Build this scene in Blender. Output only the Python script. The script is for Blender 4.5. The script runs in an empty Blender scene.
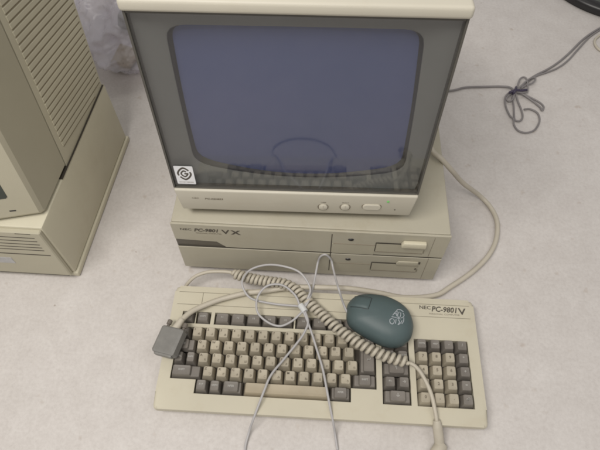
import bpy, bmesh, math, random
from mathutils import Vector, Matrix, noise
R = math.radians
random.seed(7)
scene = bpy.context.scene
C = scene.collection

# ------------------------------------------------------------------ camera
cam_d = bpy.data.cameras.new('camera'); cam = bpy.data.objects.new('camera', cam_d); C.objects.link(cam)
cam_d.sensor_width = 36.0; cam_d.lens = 32.145; cam_d.clip_start = 0.02; cam_d.clip_end = 60
def cam_axes(yaw, pitch, roll):
    cy, sy, cp, sp, cr, sr = math.cos(yaw), math.sin(yaw), math.cos(pitch), math.sin(pitch), math.cos(roll), math.sin(roll)
    f = Vector((sy*cp, cy*cp, -sp)); r0 = Vector((cy, -sy, 0)); u0 = r0.cross(f)
    return cr*r0 + sr*u0, -sr*r0 + cr*u0, f
r_, u_, f_ = cam_axes(-0.0532, 0.9952, 0.0031)
m = Matrix((r_, u_, -f_)).transposed().to_4x4(); m.translation = Vector((0.1915, -0.1976, 0.7681))
cam.matrix_world = m
scene.camera = cam
cam_d.dof.use_dof = False

# ------------------------------------------------------------------ world, lamps, exposure
world = bpy.data.worlds.new('World'); scene.world = world; world.use_nodes = True
bg = world.node_tree.nodes['Background']
bg.inputs['Color'].default_value = (1.0, 0.975, 0.95, 1); bg.inputs['Strength'].default_value = 0.35
def area(name, loc, target, sx, sy, power, col):
    d = bpy.data.lights.new(name, 'AREA'); d.shape = 'RECTANGLE'; d.size = sx; d.size_y = sy; d.energy = power; d.color = col
    o = bpy.data.objects.new(name, d); C.objects.link(o); o.location = loc
    o.rotation_euler = (Vector(target) - Vector(loc)).to_track_quat('-Z', 'Y').to_euler()
    return o
area('ceiling_light', (-0.35, -0.50, 1.9), (0.05, 0.05, 0), 1.1, 0.30, 29, (1.0, 0.955, 0.90))
area('ceiling_light', (1.05, -0.45, 2.1), (0.1, 0.25, 0), 1.1, 0.30, 5, (1.0, 0.955, 0.90))
area('ceiling_light', (-0.15, 1.45, 2.2), (-0.15, 0.6, 0), 1.3, 0.35, 4.5, (1.0, 0.955, 0.90))
scene.view_settings.view_transform = 'Standard'; scene.view_settings.look = 'None'
scene.view_settings.exposure = 0.0; scene.view_settings.gamma = 1.0
scene.cycles.filter_width = 2.0

# ------------------------------------------------------------------ materials
def srgb(r, g, b):
    def f(c):
        c /= 255.0
        return c/12.92 if c <= 0.04045 else ((c+0.055)/1.055)**2.4
    return (f(r), f(g), f(b))
def mat(name, col, rough=0.5, var=0.06, scale=14.0, bump=0.0, bscale=900.0, spec=0.5, dirt=0.0, dirtcol=(0.2, 0.16, 0.1), metallic=0.0, obj_var=0.0):
    mt = bpy.data.materials.new(name); mt.use_nodes = True
    nt = mt.node_tree; N = nt.nodes; L = nt.links; b = N['Principled BSDF']
    tc = N.new('ShaderNodeTexCoord')
    n1 = N.new('ShaderNodeTexNoise'); n1.inputs['Scale'].default_value = scale; n1.inputs['Detail'].default_value = 5
    L.new(tc.outputs['Object'], n1.inputs['Vector'])
    rp = N.new('ShaderNodeValToRGB')
    rp.color_ramp.elements[0].position = 0.3; rp.color_ramp.elements[1].position = 0.7
    rp.color_ramp.elements[0].color = (*[c*(1-var) for c in col], 1)
    rp.color_ramp.elements[1].color = (*[min(1, c*(1+var)) for c in col], 1)
    L.new(n1.outputs['Fac'], rp.inputs['Fac'])
    out = rp.outputs['Color']
    if obj_var > 0:
        oi = N.new('ShaderNodeObjectInfo'); mr = N.new('ShaderNodeMapRange'); mr.inputs[3].default_value = 1-obj_var; mr.inputs[4].default_value = 1+obj_var
        L.new(oi.outputs['Random'], mr.inputs[0]); vm = N.new('ShaderNodeVectorMath'); vm.operation = 'SCALE'
        L.new(out, vm.inputs[0]); L.new(mr.outputs[0], vm.inputs['Scale']); out = vm.outputs[0]
    if dirt > 0:
        n2 = N.new('ShaderNodeTexNoise'); n2.inputs['Scale'].default_value = scale*3.1; n2.inputs['Detail'].default_value = 8; n2.inputs['Roughness'].default_value = 0.7
        L.new(tc.outputs['Object'], n2.inputs['Vector'])
        r2 = N.new('ShaderNodeValToRGB'); r2.color_ramp.elements[0].position = 0.52; r2.color_ramp.elements[1].position = 0.8
        r2.color_ramp.elements[0].color = (0, 0, 0, 1); r2.color_ramp.elements[1].color = (dirt, dirt, dirt, 1)
        L.new(n2.outputs['Fac'], r2.inputs['Fac'])
        mx = N.new('ShaderNodeMix'); mx.data_type = 'RGBA'
        L.new(r2.outputs['Color'], mx.inputs[0]); L.new(out, mx.inputs[6]); mx.inputs[7].default_value = (*dirtcol, 1)
        out = mx.outputs[2]
    L.new(out, b.inputs['Base Color'])
    b.inputs['Roughness'].default_value = rough; b.inputs['Metallic'].default_value = metallic
    b.inputs['Specular IOR Level'].default_value = spec
    if bump > 0:
        n3 = N.new('ShaderNodeTexNoise'); n3.inputs['Scale'].default_value = bscale; n3.inputs['Detail'].default_value = 2
        L.new(tc.outputs['Object'], n3.inputs['Vector'])
        bp = N.new('ShaderNodeBump'); bp.inputs['Strength'].default_value = bump; bp.inputs['Distance'].default_value = 0.001
        L.new(n3.outputs['Fac'], bp.inputs['Height']); L.new(bp.outputs['Normal'], b.inputs['Normal'])
    return mt
M = {}
M['case'] = mat('keyboard_beige', (0.545, 0.508, 0.400), 0.5, 0.04, 9, 0.15, 1400, dirt=0.35, dirtcol=(0.44, 0.37, 0.25))
M['unit'] = mat('unit_beige', (0.43, 0.402, 0.318), 0.5, 0.05, 8, 0.15, 1400, dirt=0.38, dirtcol=(0.33, 0.28, 0.19))
M['unit_trim'] = mat('drive_beige', (0.425, 0.395, 0.305), 0.5, 0.05, 20)
M['lever'] = mat('lever_cream', (0.60, 0.56, 0.43), 0.45, 0.03, 20)
M['mon'] = mat('monitor_beige', (0.54, 0.51, 0.425), 0.5, 0.04, 7, 0.15, 1400, dirt=0.15, dirtcol=(0.42, 0.34, 0.22))
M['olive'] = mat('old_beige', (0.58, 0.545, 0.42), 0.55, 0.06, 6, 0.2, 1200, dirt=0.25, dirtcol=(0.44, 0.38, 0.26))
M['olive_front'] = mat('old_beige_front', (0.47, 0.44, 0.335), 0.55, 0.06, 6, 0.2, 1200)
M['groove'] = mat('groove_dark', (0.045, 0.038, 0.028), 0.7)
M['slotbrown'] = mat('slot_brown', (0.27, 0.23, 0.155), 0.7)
M['well'] = mat('key_well_dark', (0.045, 0.036, 0.026), 0.7)
M['keycream'] = mat('key_cream', (0.415, 0.372, 0.288), 0.5, 0.10, 60, dirt=0.35, dirtcol=(0.28, 0.215, 0.135), obj_var=0.09)
M['keygray'] = mat('key_grey', (0.188, 0.170, 0.150), 0.45, 0.10, 60, dirt=0.2, dirtcol=(0.22, 0.20, 0.17), obj_var=0.08)
M['space'] = mat('space_bar_tan', (0.40, 0.345, 0.25), 0.5, 0.08, 30, dirt=0.3, dirtcol=(0.36, 0.26, 0.16))
M['inkdark'] = mat('legend_dark', (0.15, 0.125, 0.09), 0.6)
M['inklight'] = mat('legend_light', (0.42, 0.41, 0.38), 0.6)
M['badge'] = mat('badge_brown', (0.075, 0.065, 0.052), 0.5)
M['badge_faint'] = mat('badge_faint', (0.22, 0.19, 0.145), 0.5)
M['charcoal'] = mat('bezel_grey', (0.158, 0.163, 0.153), 0.55, 0.05, 9, 0.1, 1500)
M['blackedge'] = mat('frame_dark', (0.085, 0.08, 0.068), 0.5)
M['stripe'] = mat('stripe_brown_grey', (0.115, 0.103, 0.082), 0.5)
M['mask'] = mat('tube_mask', (0.028, 0.028, 0.03), 0.5)
M['black'] = mat('black_plastic', (0.018, 0.017, 0.018), 0.35)
M['mouse'] = mat('mouse_teal', (0.076, 0.110, 0.113), 0.45, 0.06, 30, 0.2, 2500, dirt=0.2, dirtcol=(0.075, 0.09, 0.10))
M['mouse_b'] = mat('mouse_base', (0.03, 0.037, 0.038), 0.5)
M['silver'] = mat('emblem_silver', (0.40, 0.43, 0.46), 0.4, 0.2, 300)
M['cord_beige'] = mat('cord_beige', (0.50, 0.46, 0.38), 0.5, 0.05, 30)
M['cord_coil'] = mat('coil_beige', (0.48, 0.44, 0.36), 0.5, 0.07, 40)
M['cord_grey'] = mat('cord_grey', (0.43, 0.42, 0.42), 0.5, 0.05, 30)
M['cord_dark'] = mat('cord_dark_grey', (0.225, 0.21, 0.21), 0.5, 0.08, 40)
M['tie'] = mat('tie_violet', (0.05, 0.04, 0.075), 0.5)
M['tape'] = mat('tape_clear', (0.62, 0.63, 0.63), 0.3)
M['conn'] = mat('connector_grey', (0.205, 0.20, 0.187), 0.5, 0.12, 60, 0.2, 1500, dirt=0.2, dirtcol=(0.33, 0.32, 0.30))
M['screw'] = mat('screw_dark', (0.15, 0.13, 0.11), 0.4)
M['white'] = mat('sticker_white', (0.80, 0.81, 0.83), 0.35, 0.02)
M['labelgrey'] = mat('label_grey', (0.42, 0.42, 0.42), 0.4, 0.15, 120)
M['brown'] = mat('packet_brown', (0.30, 0.24, 0.16), 0.6)
M['greendark'] = mat('dark_green_grey', (0.045, 0.055, 0.045), 0.45, 0.3, 25)

def crt_material():
    mt = bpy.data.materials.new('crt_phosphor'); mt.use_nodes = True
    nt = mt.node_tree; b = nt.nodes['Principled BSDF']; N = nt.nodes; L = nt.links
    tc = N.new('ShaderNodeTexCoord'); n = N.new('ShaderNodeTexNoise'); n.inputs['Scale'].default_value = 7; n.inputs['Detail'].default_value = 3
    L.new(tc.outputs['Object'], n.inputs['Vector'])
    rp = N.new('ShaderNodeValToRGB'); rp.color_ramp.elements[0].color = (0.080, 0.106, 0.215, 1); rp.color_ramp.elements[1].color = (0.112, 0.126, 0.245, 1)
    L.new(n.outputs['Fac'], rp.inputs['Fac']); L.new(rp.outputs['Color'], b.inputs['Base Color'])
    b.inputs['Roughness'].default_value = 0.3; b.inputs['Specular IOR Level'].default_value = 0.12
    return mt
M['crt'] = crt_material()
def glass_material():
    mt = bpy.data.materials.new('tinted_glass'); mt.use_nodes = True
    nt = mt.node_tree; N = nt.nodes; L = nt.links
    for n in list(N):
        if n.type != 'OUTPUT_MATERIAL': N.remove(n)
    out = [n for n in N if n.type == 'OUTPUT_MATERIAL'][0]
    tr = N.new('ShaderNodeBsdfTransparent'); tr.inputs['Color'].default_value = (0.93, 0.93, 0.93, 1)
    gl = N.new('ShaderNodeBsdfGlossy'); gl.inputs['Roughness'].default_value = 0.035; gl.inputs['Color'].default_value = (0.95, 0.95, 0.95, 1)
    fr = N.new('ShaderNodeFresnel'); ge = N.new('ShaderNodeNewGeometry'); ir = N.new('ShaderNodeMapRange')
    ir.inputs[3].default_value = 1.5; ir.inputs[4].default_value = 1/1.5      # same reflectance on the way out
    L.new(ge.outputs['Backfacing'], ir.inputs[0]); L.new(ir.outputs[0], fr.inputs['IOR'])
    tc = N.new('ShaderNodeTexCoord'); n = N.new('ShaderNodeTexNoise'); n.inputs['Scale'].default_value = 30; n.inputs['Detail'].default_value = 6
    L.new(tc.outputs['Object'], n.inputs['Vector'])
    mr = N.new('ShaderNodeMapRange'); mr.inputs[3].default_value = 0.02; mr.inputs[4].default_value = 0.06
    L.new(n.outputs['Fac'], mr.inputs[0]); L.new(mr.outputs[0], gl.inputs['Roughness'])
    mx = N.new('ShaderNodeMixShader'); L.new(fr.outputs[0], mx.inputs[0]); L.new(tr.outputs[0], mx.inputs[1]); L.new(gl.outputs[0], mx.inputs[2])
    L.new(mx.outputs[0], out.inputs['Surface'])
    return mt
M['glass'] = glass_material()
def bag_material():
    mt = bpy.data.materials.new('clear_plastic_bag'); mt.use_nodes = True
    nt = mt.node_tree; N = nt.nodes; L = nt.links
    b = N['Principled BSDF']; out = [n for n in N if n.type == 'OUTPUT_MATERIAL'][0]
    b.inputs['Base Color'].default_value = (0.70, 0.70, 0.76, 1); b.inputs['Roughness'].default_value = 0.14; b.inputs['Specular IOR Level'].default_value = 0.8
    tr = N.new('ShaderNodeBsdfTransparent'); tr.inputs['Color'].default_value = (0.98, 0.96, 0.98, 1)
    mx = N.new('ShaderNodeMixShader'); mx.inputs[0].default_value = 0.36
    L.new(tr.outputs[0], mx.inputs[1]); L.new(b.outputs[0], mx.inputs[2]); L.new(mx.outputs[0], out.inputs['Surface'])
    return mt
M['bag'] = bag_material()
def led_material():
    mt = bpy.data.materials.new('green_lamp'); mt.use_nodes = True
    b = mt.node_tree.nodes['Principled BSDF']; b.inputs['Base Color'].default_value = (0.12, 0.38, 0.10, 1)
    b.inputs['Emission Color'].default_value = (0.25, 1.0, 0.2, 1); b.inputs['Emission Strength'].default_value = 0.12
    return mt
M['led'] = led_material()
def floor_material():
    mt = bpy.data.materials.new('speckled_vinyl'); mt.use_nodes = True
    nt = mt.node_tree; N = nt.nodes; L = nt.links; b = N['Principled BSDF']
    tc = N.new('ShaderNodeTexCoord')
    def nz(scale, det, rough, dist=0.0):
        n = N.new('ShaderNodeTexNoise'); n.inputs['Scale'].default_value = scale; n.inputs['Detail'].default_value = det
        n.inputs['Roughness'].default_value = rough; n.inputs['Distortion'].default_value = dist
        L.new(tc.outputs['Object'], n.inputs['Vector']); return n.outputs['Fac']
    def ramp(src, p0, c0, p1, c1):
        r = N.new('ShaderNodeValToRGB'); r.color_ramp.elements[0].position = p0; r.color_ramp.elements[1].position = p1
        r.color_ramp.elements[0].color = (*c0, 1); r.color_ramp.elements[1].color = (*c1, 1); L.new(src, r.inputs['Fac']); return r.outputs['Color']
    def mul(a, c, f=1.0):
        x = N.new('ShaderNodeMix'); x.data_type = 'RGBA'; x.blend_type = 'MULTIPLY'; x.inputs[0].default_value = f
        L.new(a, x.inputs[6]); L.new(c, x.inputs[7]); return x.outputs[2]
    base = ramp(nz(24, 8, 0.68, 0.3), 0.30, (0.575, 0.543, 0.520), 0.70, (0.642, 0.613, 0.591))
    big = ramp(nz(3.2, 4, 0.55), 0.3, (0.955, 0.95, 0.945), 0.7, (1, 1, 1))
    fine = ramp(nz(190, 4, 0.75), 0.30, (0.88, 0.872, 0.865), 0.60, (1, 1, 1))
    spots = ramp(nz(42, 2, 0.5), 0.23, (0.86, 0.82, 0.78), 0.33, (1, 1, 1))
    specks = ramp(nz(75, 1, 0.5), 0.17, (0.66, 0.61, 0.56), 0.215, (1, 1, 1))
    c = mul(mul(mul(mul(base, big), fine), spots), specks)
    L.new(c, b.inputs['Base Color'])
    rr = N.new('ShaderNodeMapRange'); rr.inputs[3].default_value = 0.42; rr.inputs[4].default_value = 0.62
    L.new(nz(25, 4, 0.6), rr.inputs[0]); L.new(rr.outputs[0], b.inputs['Roughness'])
    b.inputs['Specular IOR Level'].default_value = 0.35
    bp = N.new('ShaderNodeBump'); bp.inputs['Strength'].default_value = 0.12; bp.inputs['Distance'].default_value = 0.002
    L.new(nz(60, 4, 0.6), bp.inputs['Height']); L.new(bp.outputs['Normal'], b.inputs['Normal'])
    return mt
M['floor'] = floor_material()

# ------------------------------------------------------------------ mesh helpers
def spline(pts, per=8, closed=False):
    P = [Vector(p) for p in pts]; n = len(P); out = []
    rng = n if closed else n-1
    for i in range(rng):
        if closed: a, b, c, d = P[(i-1) % n], P[i], P[(i+1) % n], P[(i+2) % n]
        else: a, b, c, d = P[max(i-1, 0)], P[i], P[i+1], P[min(i+2, n-1)]
        for k in range(per):
            t = k/per
            out.append(0.5*((2*b) + (c-a)*t + (2*a-5*b+4*c-d)*t*t + (3*b-a-3*c+d)*t**3))
    if not closed: out.append(P[-1])
    return out
class MB:
    def __init__(s): s.bm = bmesh.new()
    def face(s, vs):
        try: return s.bm.faces.new(vs)
        except ValueError: return None
    def box(s, x0, x1, y0, y1, z0, z1, bevel=0.0, seg=2):
        return s.hexa([(x0,y0),(x1,y0),(x1,y1),(x0,y1)], [(x0,y0),(x1,y0),(x1,y1),(x0,y1)], z0, z1, bevel, seg)
    def hexa(s, lo, hi, z0, z1, bevel=0.0, seg=2):
        n = len(lo)
        a = [s.bm.verts.new((p[0], p[1], z0)) for p in lo]; b = [s.bm.verts.new((p[0], p[1], z1)) for p in hi]
        fs = [s.face(a[::-1]), s.face(b)] + [s.face([a[i], a[(i+1) % n], b[(i+1) % n], b[i]]) for i in range(n)]
        if bevel > 0:
            es = {e for f in fs for e in f.edges}
            bmesh.ops.bevel(s.bm, geom=list(es), offset=bevel, segments=seg, profile=0.5, affect='EDGES', clamp_overlap=True)
        return s
    def prismv(s, poly, ext, bevel=0.0, seg=2):
        """poly: list of 3D points, ext: 3D extrusion vector"""
        e = Vector(ext); n = len(poly)
        a = [s.bm.verts.new(p) for p in poly]; b = [s.bm.verts.new(Vector(p)+e) for p in poly]
        fs = [s.face(a[::-1]), s.face(b)] + [s.face([a[i], a[(i+1) % n], b[(i+1) % n], b[i]]) for i in range(n)]
        if bevel > 0:
            es = {x for f in fs for x in f.edges}
            bmesh.ops.bevel(s.bm, geom=list(es), offset=bevel, segments=seg, profile=0.5, affect='EDGES', clamp_overlap=True)
        return s
    def loft(s, rings, cap0=True, cap1=True):
        rs = [[s.bm.verts.new(p) for p in r] for r in rings]; n = len(rs[0])
        for a, b in zip(rs, rs[1:]):
            for i in range(n): s.face([a[i], a[(i+1) % n], b[(i+1) % n], b[i]])
        if cap0: s.face(rs[0][::-1])
        if cap1: s.face(rs[-1])
        return s
    def tube(s, pts, r, seg=10, radii=None):
        pts = [Vector(p) for p in pts]; rings = []; prev = None
        for i, p in enumerate(pts):
            t = (pts[min(i+1, len(pts)-1)] - pts[max(i-1, 0)])
            t = t.normalized() if t.length > 1e-9 else Vector((0, 0, 1))
            if prev is None:
                a = t.orthogonal().normalized()
            else:
                a = prev - t*prev.dot(t); a = a.normalized() if a.length > 1e-6 else t.orthogonal().normalized()
            prev = a; b = t.cross(a); rr = radii[i] if radii else r
            rings.append([p + (a*math.cos(2*math.pi*k/seg) + b*math.sin(2*math.pi*k/seg))*rr for k in range(seg)])
        return s.loft(rings)
    def lathe(s, prof, origin, axis, seg=28):
        """prof: list of (radius, distance along axis)"""
        ax = Vector(axis).normalized(); a = ax.orthogonal().normalized(); b = ax.cross(a); o = Vector(origin)
        rings = [[o + ax*h + (a*math.cos(2*math.pi*k/seg) + b*math.sin(2*math.pi*k/seg))*max(r, 1e-5) for k in range(seg)] for r, h in prof]
        return s.loft(rings)
    def build(s, name, material, parent=None, smooth=None, world=False):
        bmesh.ops.recalc_face_normals(s.bm, faces=s.bm.faces[:])
        if world and parent is not None:
            bmesh.ops.transform(s.bm, matrix=WM[parent.name].inverted(), verts=s.bm.verts[:])
        me = bpy.data.meshes.new(name); s.bm.to_mesh(me); s.bm.free()
        me.materials.append(material)
        if smooth is not None:
            me.shade_smooth() if smooth >= 180 else me.set_sharp_from_angle(angle=R(smooth))
            if smooth < 180:
                for p in me.polygons: p.use_smooth = True
        o = bpy.data.objects.new(name, me); C.objects.link(o)
        if parent is not None:
            o.parent = parent
            WM[o.name] = WM.get(parent.name, Matrix.Identity(4))
        else: WM[o.name] = Matrix.Identity(4)
        return o
WM = {}
def thing(name, label, cat, loc=(0, 0, 0), rot=(0, 0, 0), group=None):
    o = bpy.data.objects.new(name, None); C.objects.link(o); o.location = loc; o.rotation_euler = rot; o.empty_display_size = 0.05
    o['label'] = label; o['category'] = cat
    if group: o['group'] = group
    from mathutils import Euler
    WM[o.name] = Matrix.Translation(Vector(loc)) @ Euler(rot, 'XYZ').to_matrix().to_4x4()
    return o
def tag(o, label, cat=None, group=None):
    o['label'] = label
    if cat: o['category'] = cat
    if group: o['group'] = group
    return o

def text_mesh(items, name, material, parent, xform, world=False):
    """items: (string, x, y, size, align, shear, bold, xscale) laid out in a local XY plane, xform maps it to the parent space; one mesh"""
    bm = bmesh.new()
    for (st, x, y, size, al, shear, bold, xs) in items:
        cu = bpy.data.curves.new('lettering', 'FONT'); cu.body = st; cu.size = size; cu.align_x = al; cu.align_y = 'CENTER'
        cu.shear = shear; cu.offset = bold; cu.resolution_u = 2; cu.extrude = 0.00008
        to = bpy.data.objects.new('lettering', cu); C.objects.link(to)
        dg = bpy.context.evaluated_depsgraph_get(); dg.update()
        me = bpy.data.meshes.new_from_object(to.evaluated_get(dg))
        me.transform(Matrix.Translation((x, y, 0)) @ Matrix.Diagonal((xs, 1, 1, 1)))
        bm.from_mesh(me)
        bpy.data.objects.remove(to); bpy.data.curves.remove(cu); bpy.data.meshes.remove(me)
    bmesh.ops.transform(bm, matrix=xform, verts=bm.verts[:])
    b = MB(); b.bm.free(); b.bm = bm
    return b.build(name, material, parent, world=world)

# ================================================================== SETTING
fl = MB(); fl.face([fl.bm.verts.new(p) for p in ((-4, -3, 0), (4, -3, 0), (4, 6, 0), (-4, 6, 0))])
floor = fl.build('floor', M['floor']); floor['kind'] = 'structure'

# ================================================================== SYSTEM UNIT
UX, UY, UYAW, UW, UZ0, UZ1, UD = -0.0118, 0.2019, -0.0010, 0.3911, 0.0127, 0.1404, 0.345
unit = thing('computer_unit', 'low beige desktop computer with two disk drive slots, under the monitor', 'computer', (UX, UY, 0), (0, 0, UYAW))
b = MB()
ZL = 0.0795   # the seam between the two halves of the front
b.box(0.0, UW, 0.004, UD, UZ0, ZL-0.0016, 0.002)
b.box(-0.0005, UW+0.0005, 0.0035, UD, ZL+0.0016, UZ1, 0.003)
b.build('case', M['unit'], unit, smooth=40)
b = MB(); b.box(0.0006, UW-0.0002, 0.0005, UD-0.002, ZL-0.0012, ZL+0.0016); b.build('seam', M['groove'], unit)
# front panels, two halves with the tall grey-brown stripe cut into the left end
b = MB()
b.prismv([(-0.001, 0, 0.0977+0.0004), (0.0604, 0, 0.0969), (0.0725, 0, ZL+0.0016), (UW+0.001, 0, ZL+0.0016), (UW+0.001, 0, UZ1-0.0006), (-0.001, 0, UZ1-0.0006)], (0, 0.0034, 0), 0.0008, 1)
b.prismv([(-0.001, 0, UZ0+0.0022), (UW+0.001, 0, UZ0-0.001), (UW+0.001, 0, ZL-0.0016), (-0.001, 0, ZL-0.0020)], (0, 0.0038, 0), 0.0008, 1)
b.build('front_panel', M['unit'], unit)
b = MB(); b.prismv([(-0.0008, 0.0016, ZL-0.0016), (0.0720, 0.0016, ZL+0.0006), (0.0602, 0.0016, 0.0965), (-0.0008, 0.0016, 0.0978)], (0, 0.0018, 0)); b.build('stripe', M['stripe'], unit)
# fine vertical joints (real grooves read as dark lines)
b = MB(); b.box(0.2266, 0.2278, -0.0003, 0.001, 0.0265, 0.1326); b.build('panel_joint', M['groove'], unit)
b = MB(); b.box(0.3700, 0.3706, -0.0002, 0.001, 0.0815, 0.1352); b.box(0.3722, 0.3728, -0.0002, 0.001, 0.0140, 0.0775)
b.build('panel_joint', M['badge_faint'], unit)
for k, dz in enumerate((0.0, -0.0565)):
    b = MB()
    # shallow drive face, framed by ledges
    b.box(0.2290, 0.2905, -0.0006, 0.0006, 0.0812+dz, 0.1078+dz, 0.0004, 1)
    b.box(0.2915, 0.3605, -0.0006, 0.0006, 0.0918+dz, 0.1138+dz, 0.0004, 1)
    d = b.build('disk_drive', M['unit_trim'], unit)
    d['label'] = ('upper disk drive face with its cream lever closed', 'lower disk drive face with its lever gone flat')[k]
    b = MB(); b.box(0.2915, 0.3275 if k == 0 else 0.3290, -0.0010, 0.0002, 0.1146+dz, 0.1164+dz)
    b.box(0.2902, 0.2911, -0.0008, 0.0002, 0.0925+dz, 0.1160+dz)
    b.build('slot', M['groove'], d)
    b = MB(); b.box(0.2300, 0.2900, -0.0009, 0.0002, 0.1081+dz, 0.1086+dz); b.box(0.2915, 0.3600, -0.0009, 0.0002, 0.0908+dz, 0.0914+dz); b.box(0.3612, 0.3617, -0.0009, 0.0002, 0.092+dz, 0.101+dz)
    b.build('ledge_line', M['badge_faint'], d)
    if k == 0:
        b = MB(); b.prismv([(0.3285, -0.0065, 0.1255), (0.3600, -0.0065, 0.1255), (0.3606, -0.0065, 0.1135), (0.3265, -0.0065, 0.1135), (0.3256, -0.0065, 0.1185)], (0, 0.0064, 0), 0.0012, 2)
        b.build('lever', M['lever'], d, smooth=40)
    else:
        b = MB(); b.prismv([(0.3295, -0.0024, 0.0675), (0.3590, -0.0024, 0.0675), (0.3596, -0.0024, 0.0560), (0.3275, -0.0024, 0.0560), (0.3268, -0.0024, 0.0620)], (0, 0.0023, 0), 0.0008, 2)
        b.build('lever', M['unit_trim'], d, smooth=40)
        b = MB(); b.box(0.3608, 0.3625, -0.0012, 0.0002, 0.0605, 0.0660); b.box(0.3575, 0.3592, -0.0012, 0.0002, 0.0430, 0.0475); b.build('catch', M['groove'], d)
    b = MB(); b.lathe([(0.0, -0.0012), (0.0024, -0.0010), (0.0028, 0.0), (0.0028, 0.001)], (0.2545, 0, 0.1205+dz), (0, 1, 0), 16)
    for v in b.bm.verts: v.co.x = 0.2545 + (v.co.x-0.2545)*1.55
    b.build('drive_lamp', M['black'], d)
for x in (0.03, UW-0.03):
    for y in (0.035, UD-0.04):
        b = MB(); b.lathe([(0.011, 0.0), (0.012, 0.002), (0.012, 0.0150)], (x, y, 0.0), (0, 0, 1), 20); b.build('foot', M['black'], unit, smooth=40)
FR = lambda z=0.0: Matrix(((1, 0, 0, 0), (0, 0, -1, z), (0, 1, 0, 0), (0, 0, 0, 1)))   # text plane -> a front face
text_mesh([('NEC', 0.0110, 0.1262, 0.0068, 'LEFT', 0.0, 0.0001, 1.25),
           ('PC-9801', 0.0308, 0.1256, 0.0108, 'LEFT', 0.25, 0.00038, 0.92),
           ('V', 0.0708, 0.1236, 0.0145, 'LEFT', 0.0, 0.00035, 1.2), ('X', 0.0845, 0.1232, 0.0145, 'LEFT', 0.0, 0.00050, 1.15)], 'badge', M['badge'], unit, FR(-0.00015))
text_mesh([('PERSONAL COMPUTER', 0.0325, 0.1178, 0.0036, 'LEFT', 0.0, 0.0, 1.0)], 'badge', M['badge_faint'], unit, FR(-0.00015))

# ================================================================== MONITOR
Q = (0.0050, 0.2114, 0.16); MYAW, MT = 0.0200, 0.0459
mon = thing('crt_monitor', 'beige CRT monitor with a dark glass front, standing on the computer', 'monitor', Q, (-MT, 0, MYAW))
W_ = 0.3175
# cabinet behind the front frame
b = MB()
def rect(x0, x1, z0, z1, y): return [(x0, y, z0), (x1, y, z0), (x1, y, z1), (x0, y, z1)]
b.loft([rect(0.002, W_-0.002, 0.004, 0.304, 0.032), rect(0.002, W_-0.002, 0.004, 0.304, 0.14), rect(0.045, W_-0.045, 0.03, 0.280, 0.30), rect(0.06, W_-0.06, 0.04, 0.27, 0.325)])
b.build('cabinet', M['mon'], mon)
b = MB(); b.box(-0.0025, W_+0.0025, -0.0035, 0.150, 0.3030, 0.3165, 0.004, 3); b.build('top_cover', M['mon'], mon, smooth=40)
b = MB(); b.hexa([(0.003, 0.002), (W_-0.003, 0.002), (W_-0.003, 0.05), (0.003, 0.05)], [(-0.0005, -0.003), (W_+0.0005, -0.003), (W_+0.0005, 0.05), (-0.0005, 0.05)], 0.0, 0.0474, 0.0025, 3)
chin = b.build('chin', M['mon'], mon, smooth=40)
# dark frame round the glass
b = MB()
b.box(-0.0005, 0.0018, 0.0005, 0.031, 0.0480, 0.3022); b.box(W_-0.0018, W_+0.0005, 0.0005, 0.031, 0.0480, 0.3022)
b.box(0.0023, W_-0.0023, 0.0005, 0.031, 0.0478, 0.0490); b.box(0.0023, W_-0.0023, 0.0005, 0.031, 0.3004, 0.3026)
b.build('glass_frame', M['blackedge'], mon)
# bezel with the bowed opening of the tube
def opening(t_in=0.0, n=24):
    TL, TR, BR, BL = Vector((0.0310, 0.2790)), Vector((0.2840, 0.2800)), Vector((0.2955, 0.0765)), Vector((0.0300, 0.0810))
    def edge(a, b_, bow):
        d = (b_-a); nrm = Vector((d.y, -d.x)).normalized()
        return [a + d*t - nrm*bow*(4*t*(1-t))*-1 for t in [i/n for i in range(n+1)]]
    def rnd(e1, e2): return None
    es = [edge(TL, TR, -0.0005), edge(TR, BR, -0.0015), edge(BR, BL, -0.0205), edge(BL, TL, -0.0012)]
    pts = []
    for i in range(4):
        e = es[i]; nx = es[(i+1) % 4]
        pts += e[2:-2]
        a, c, d = e[-3], e[-1], nx[2]
        pts += [a*(1-t)**2 + c*2*t*(1-t) + d*t*t for t in (0.25, 0.5, 0.75)]
    cen = Vector((0.16, 0.175))
    return [p + (cen-p)*t_in for p in pts]
# flip sign so the bow goes outward
def bez():
    op = opening(); cen = Vector((0.16, 0.175)); n = len(op)
    outer = []
    x0, x1, z0, z1 = 0.0024, W_-0.0024, 0.0492, 0.3002
    mid = []
    for p in op:
        d = p-cen
        t = min(((x1 if d.x > 0 else x0)-cen.x)/d.x if abs(d.x) > 1e-6 else 9, ((z1 if d.y > 0 else z0)-cen.y)/d.y if abs(d.y) > 1e-6 else 9)
        o = cen+d*t; outer.append((o.x, 0.0090, o.y))
        mm = p + (o-p)*min(1.0, 0.0035/max((o-p).length, 1e-6)); mid.append((mm.x, 0.0140, mm.y))
    inner = [(p.x, 0.0155, p.y) for p in op]
    inn2 = [((p+(cen-p)*0.016).x, 0.024, (p+(cen-p)*0.016).y) for p in op]
    b = MB(); b.loft([outer, mid, inner, inn2], False, False)
    # square corners of the bezel
    return b.build('bezel', M['charcoal'], mon, smooth=35)
bez()
cen_ = Vector((0.16, 0.175)); op_ = opening()
b = MB(); b.loft([[((p+(cen_-p)*t).x, y, (p+(cen_-p)*t).y) for p in op_] for t, y in ((0.002, 0.0160), (0.010, 0.0195), (0.027, 0.0215), (0.031, 0.0245))], False, False)
b.build('tube_surround', M['mask'], mon, smooth=60)
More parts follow.
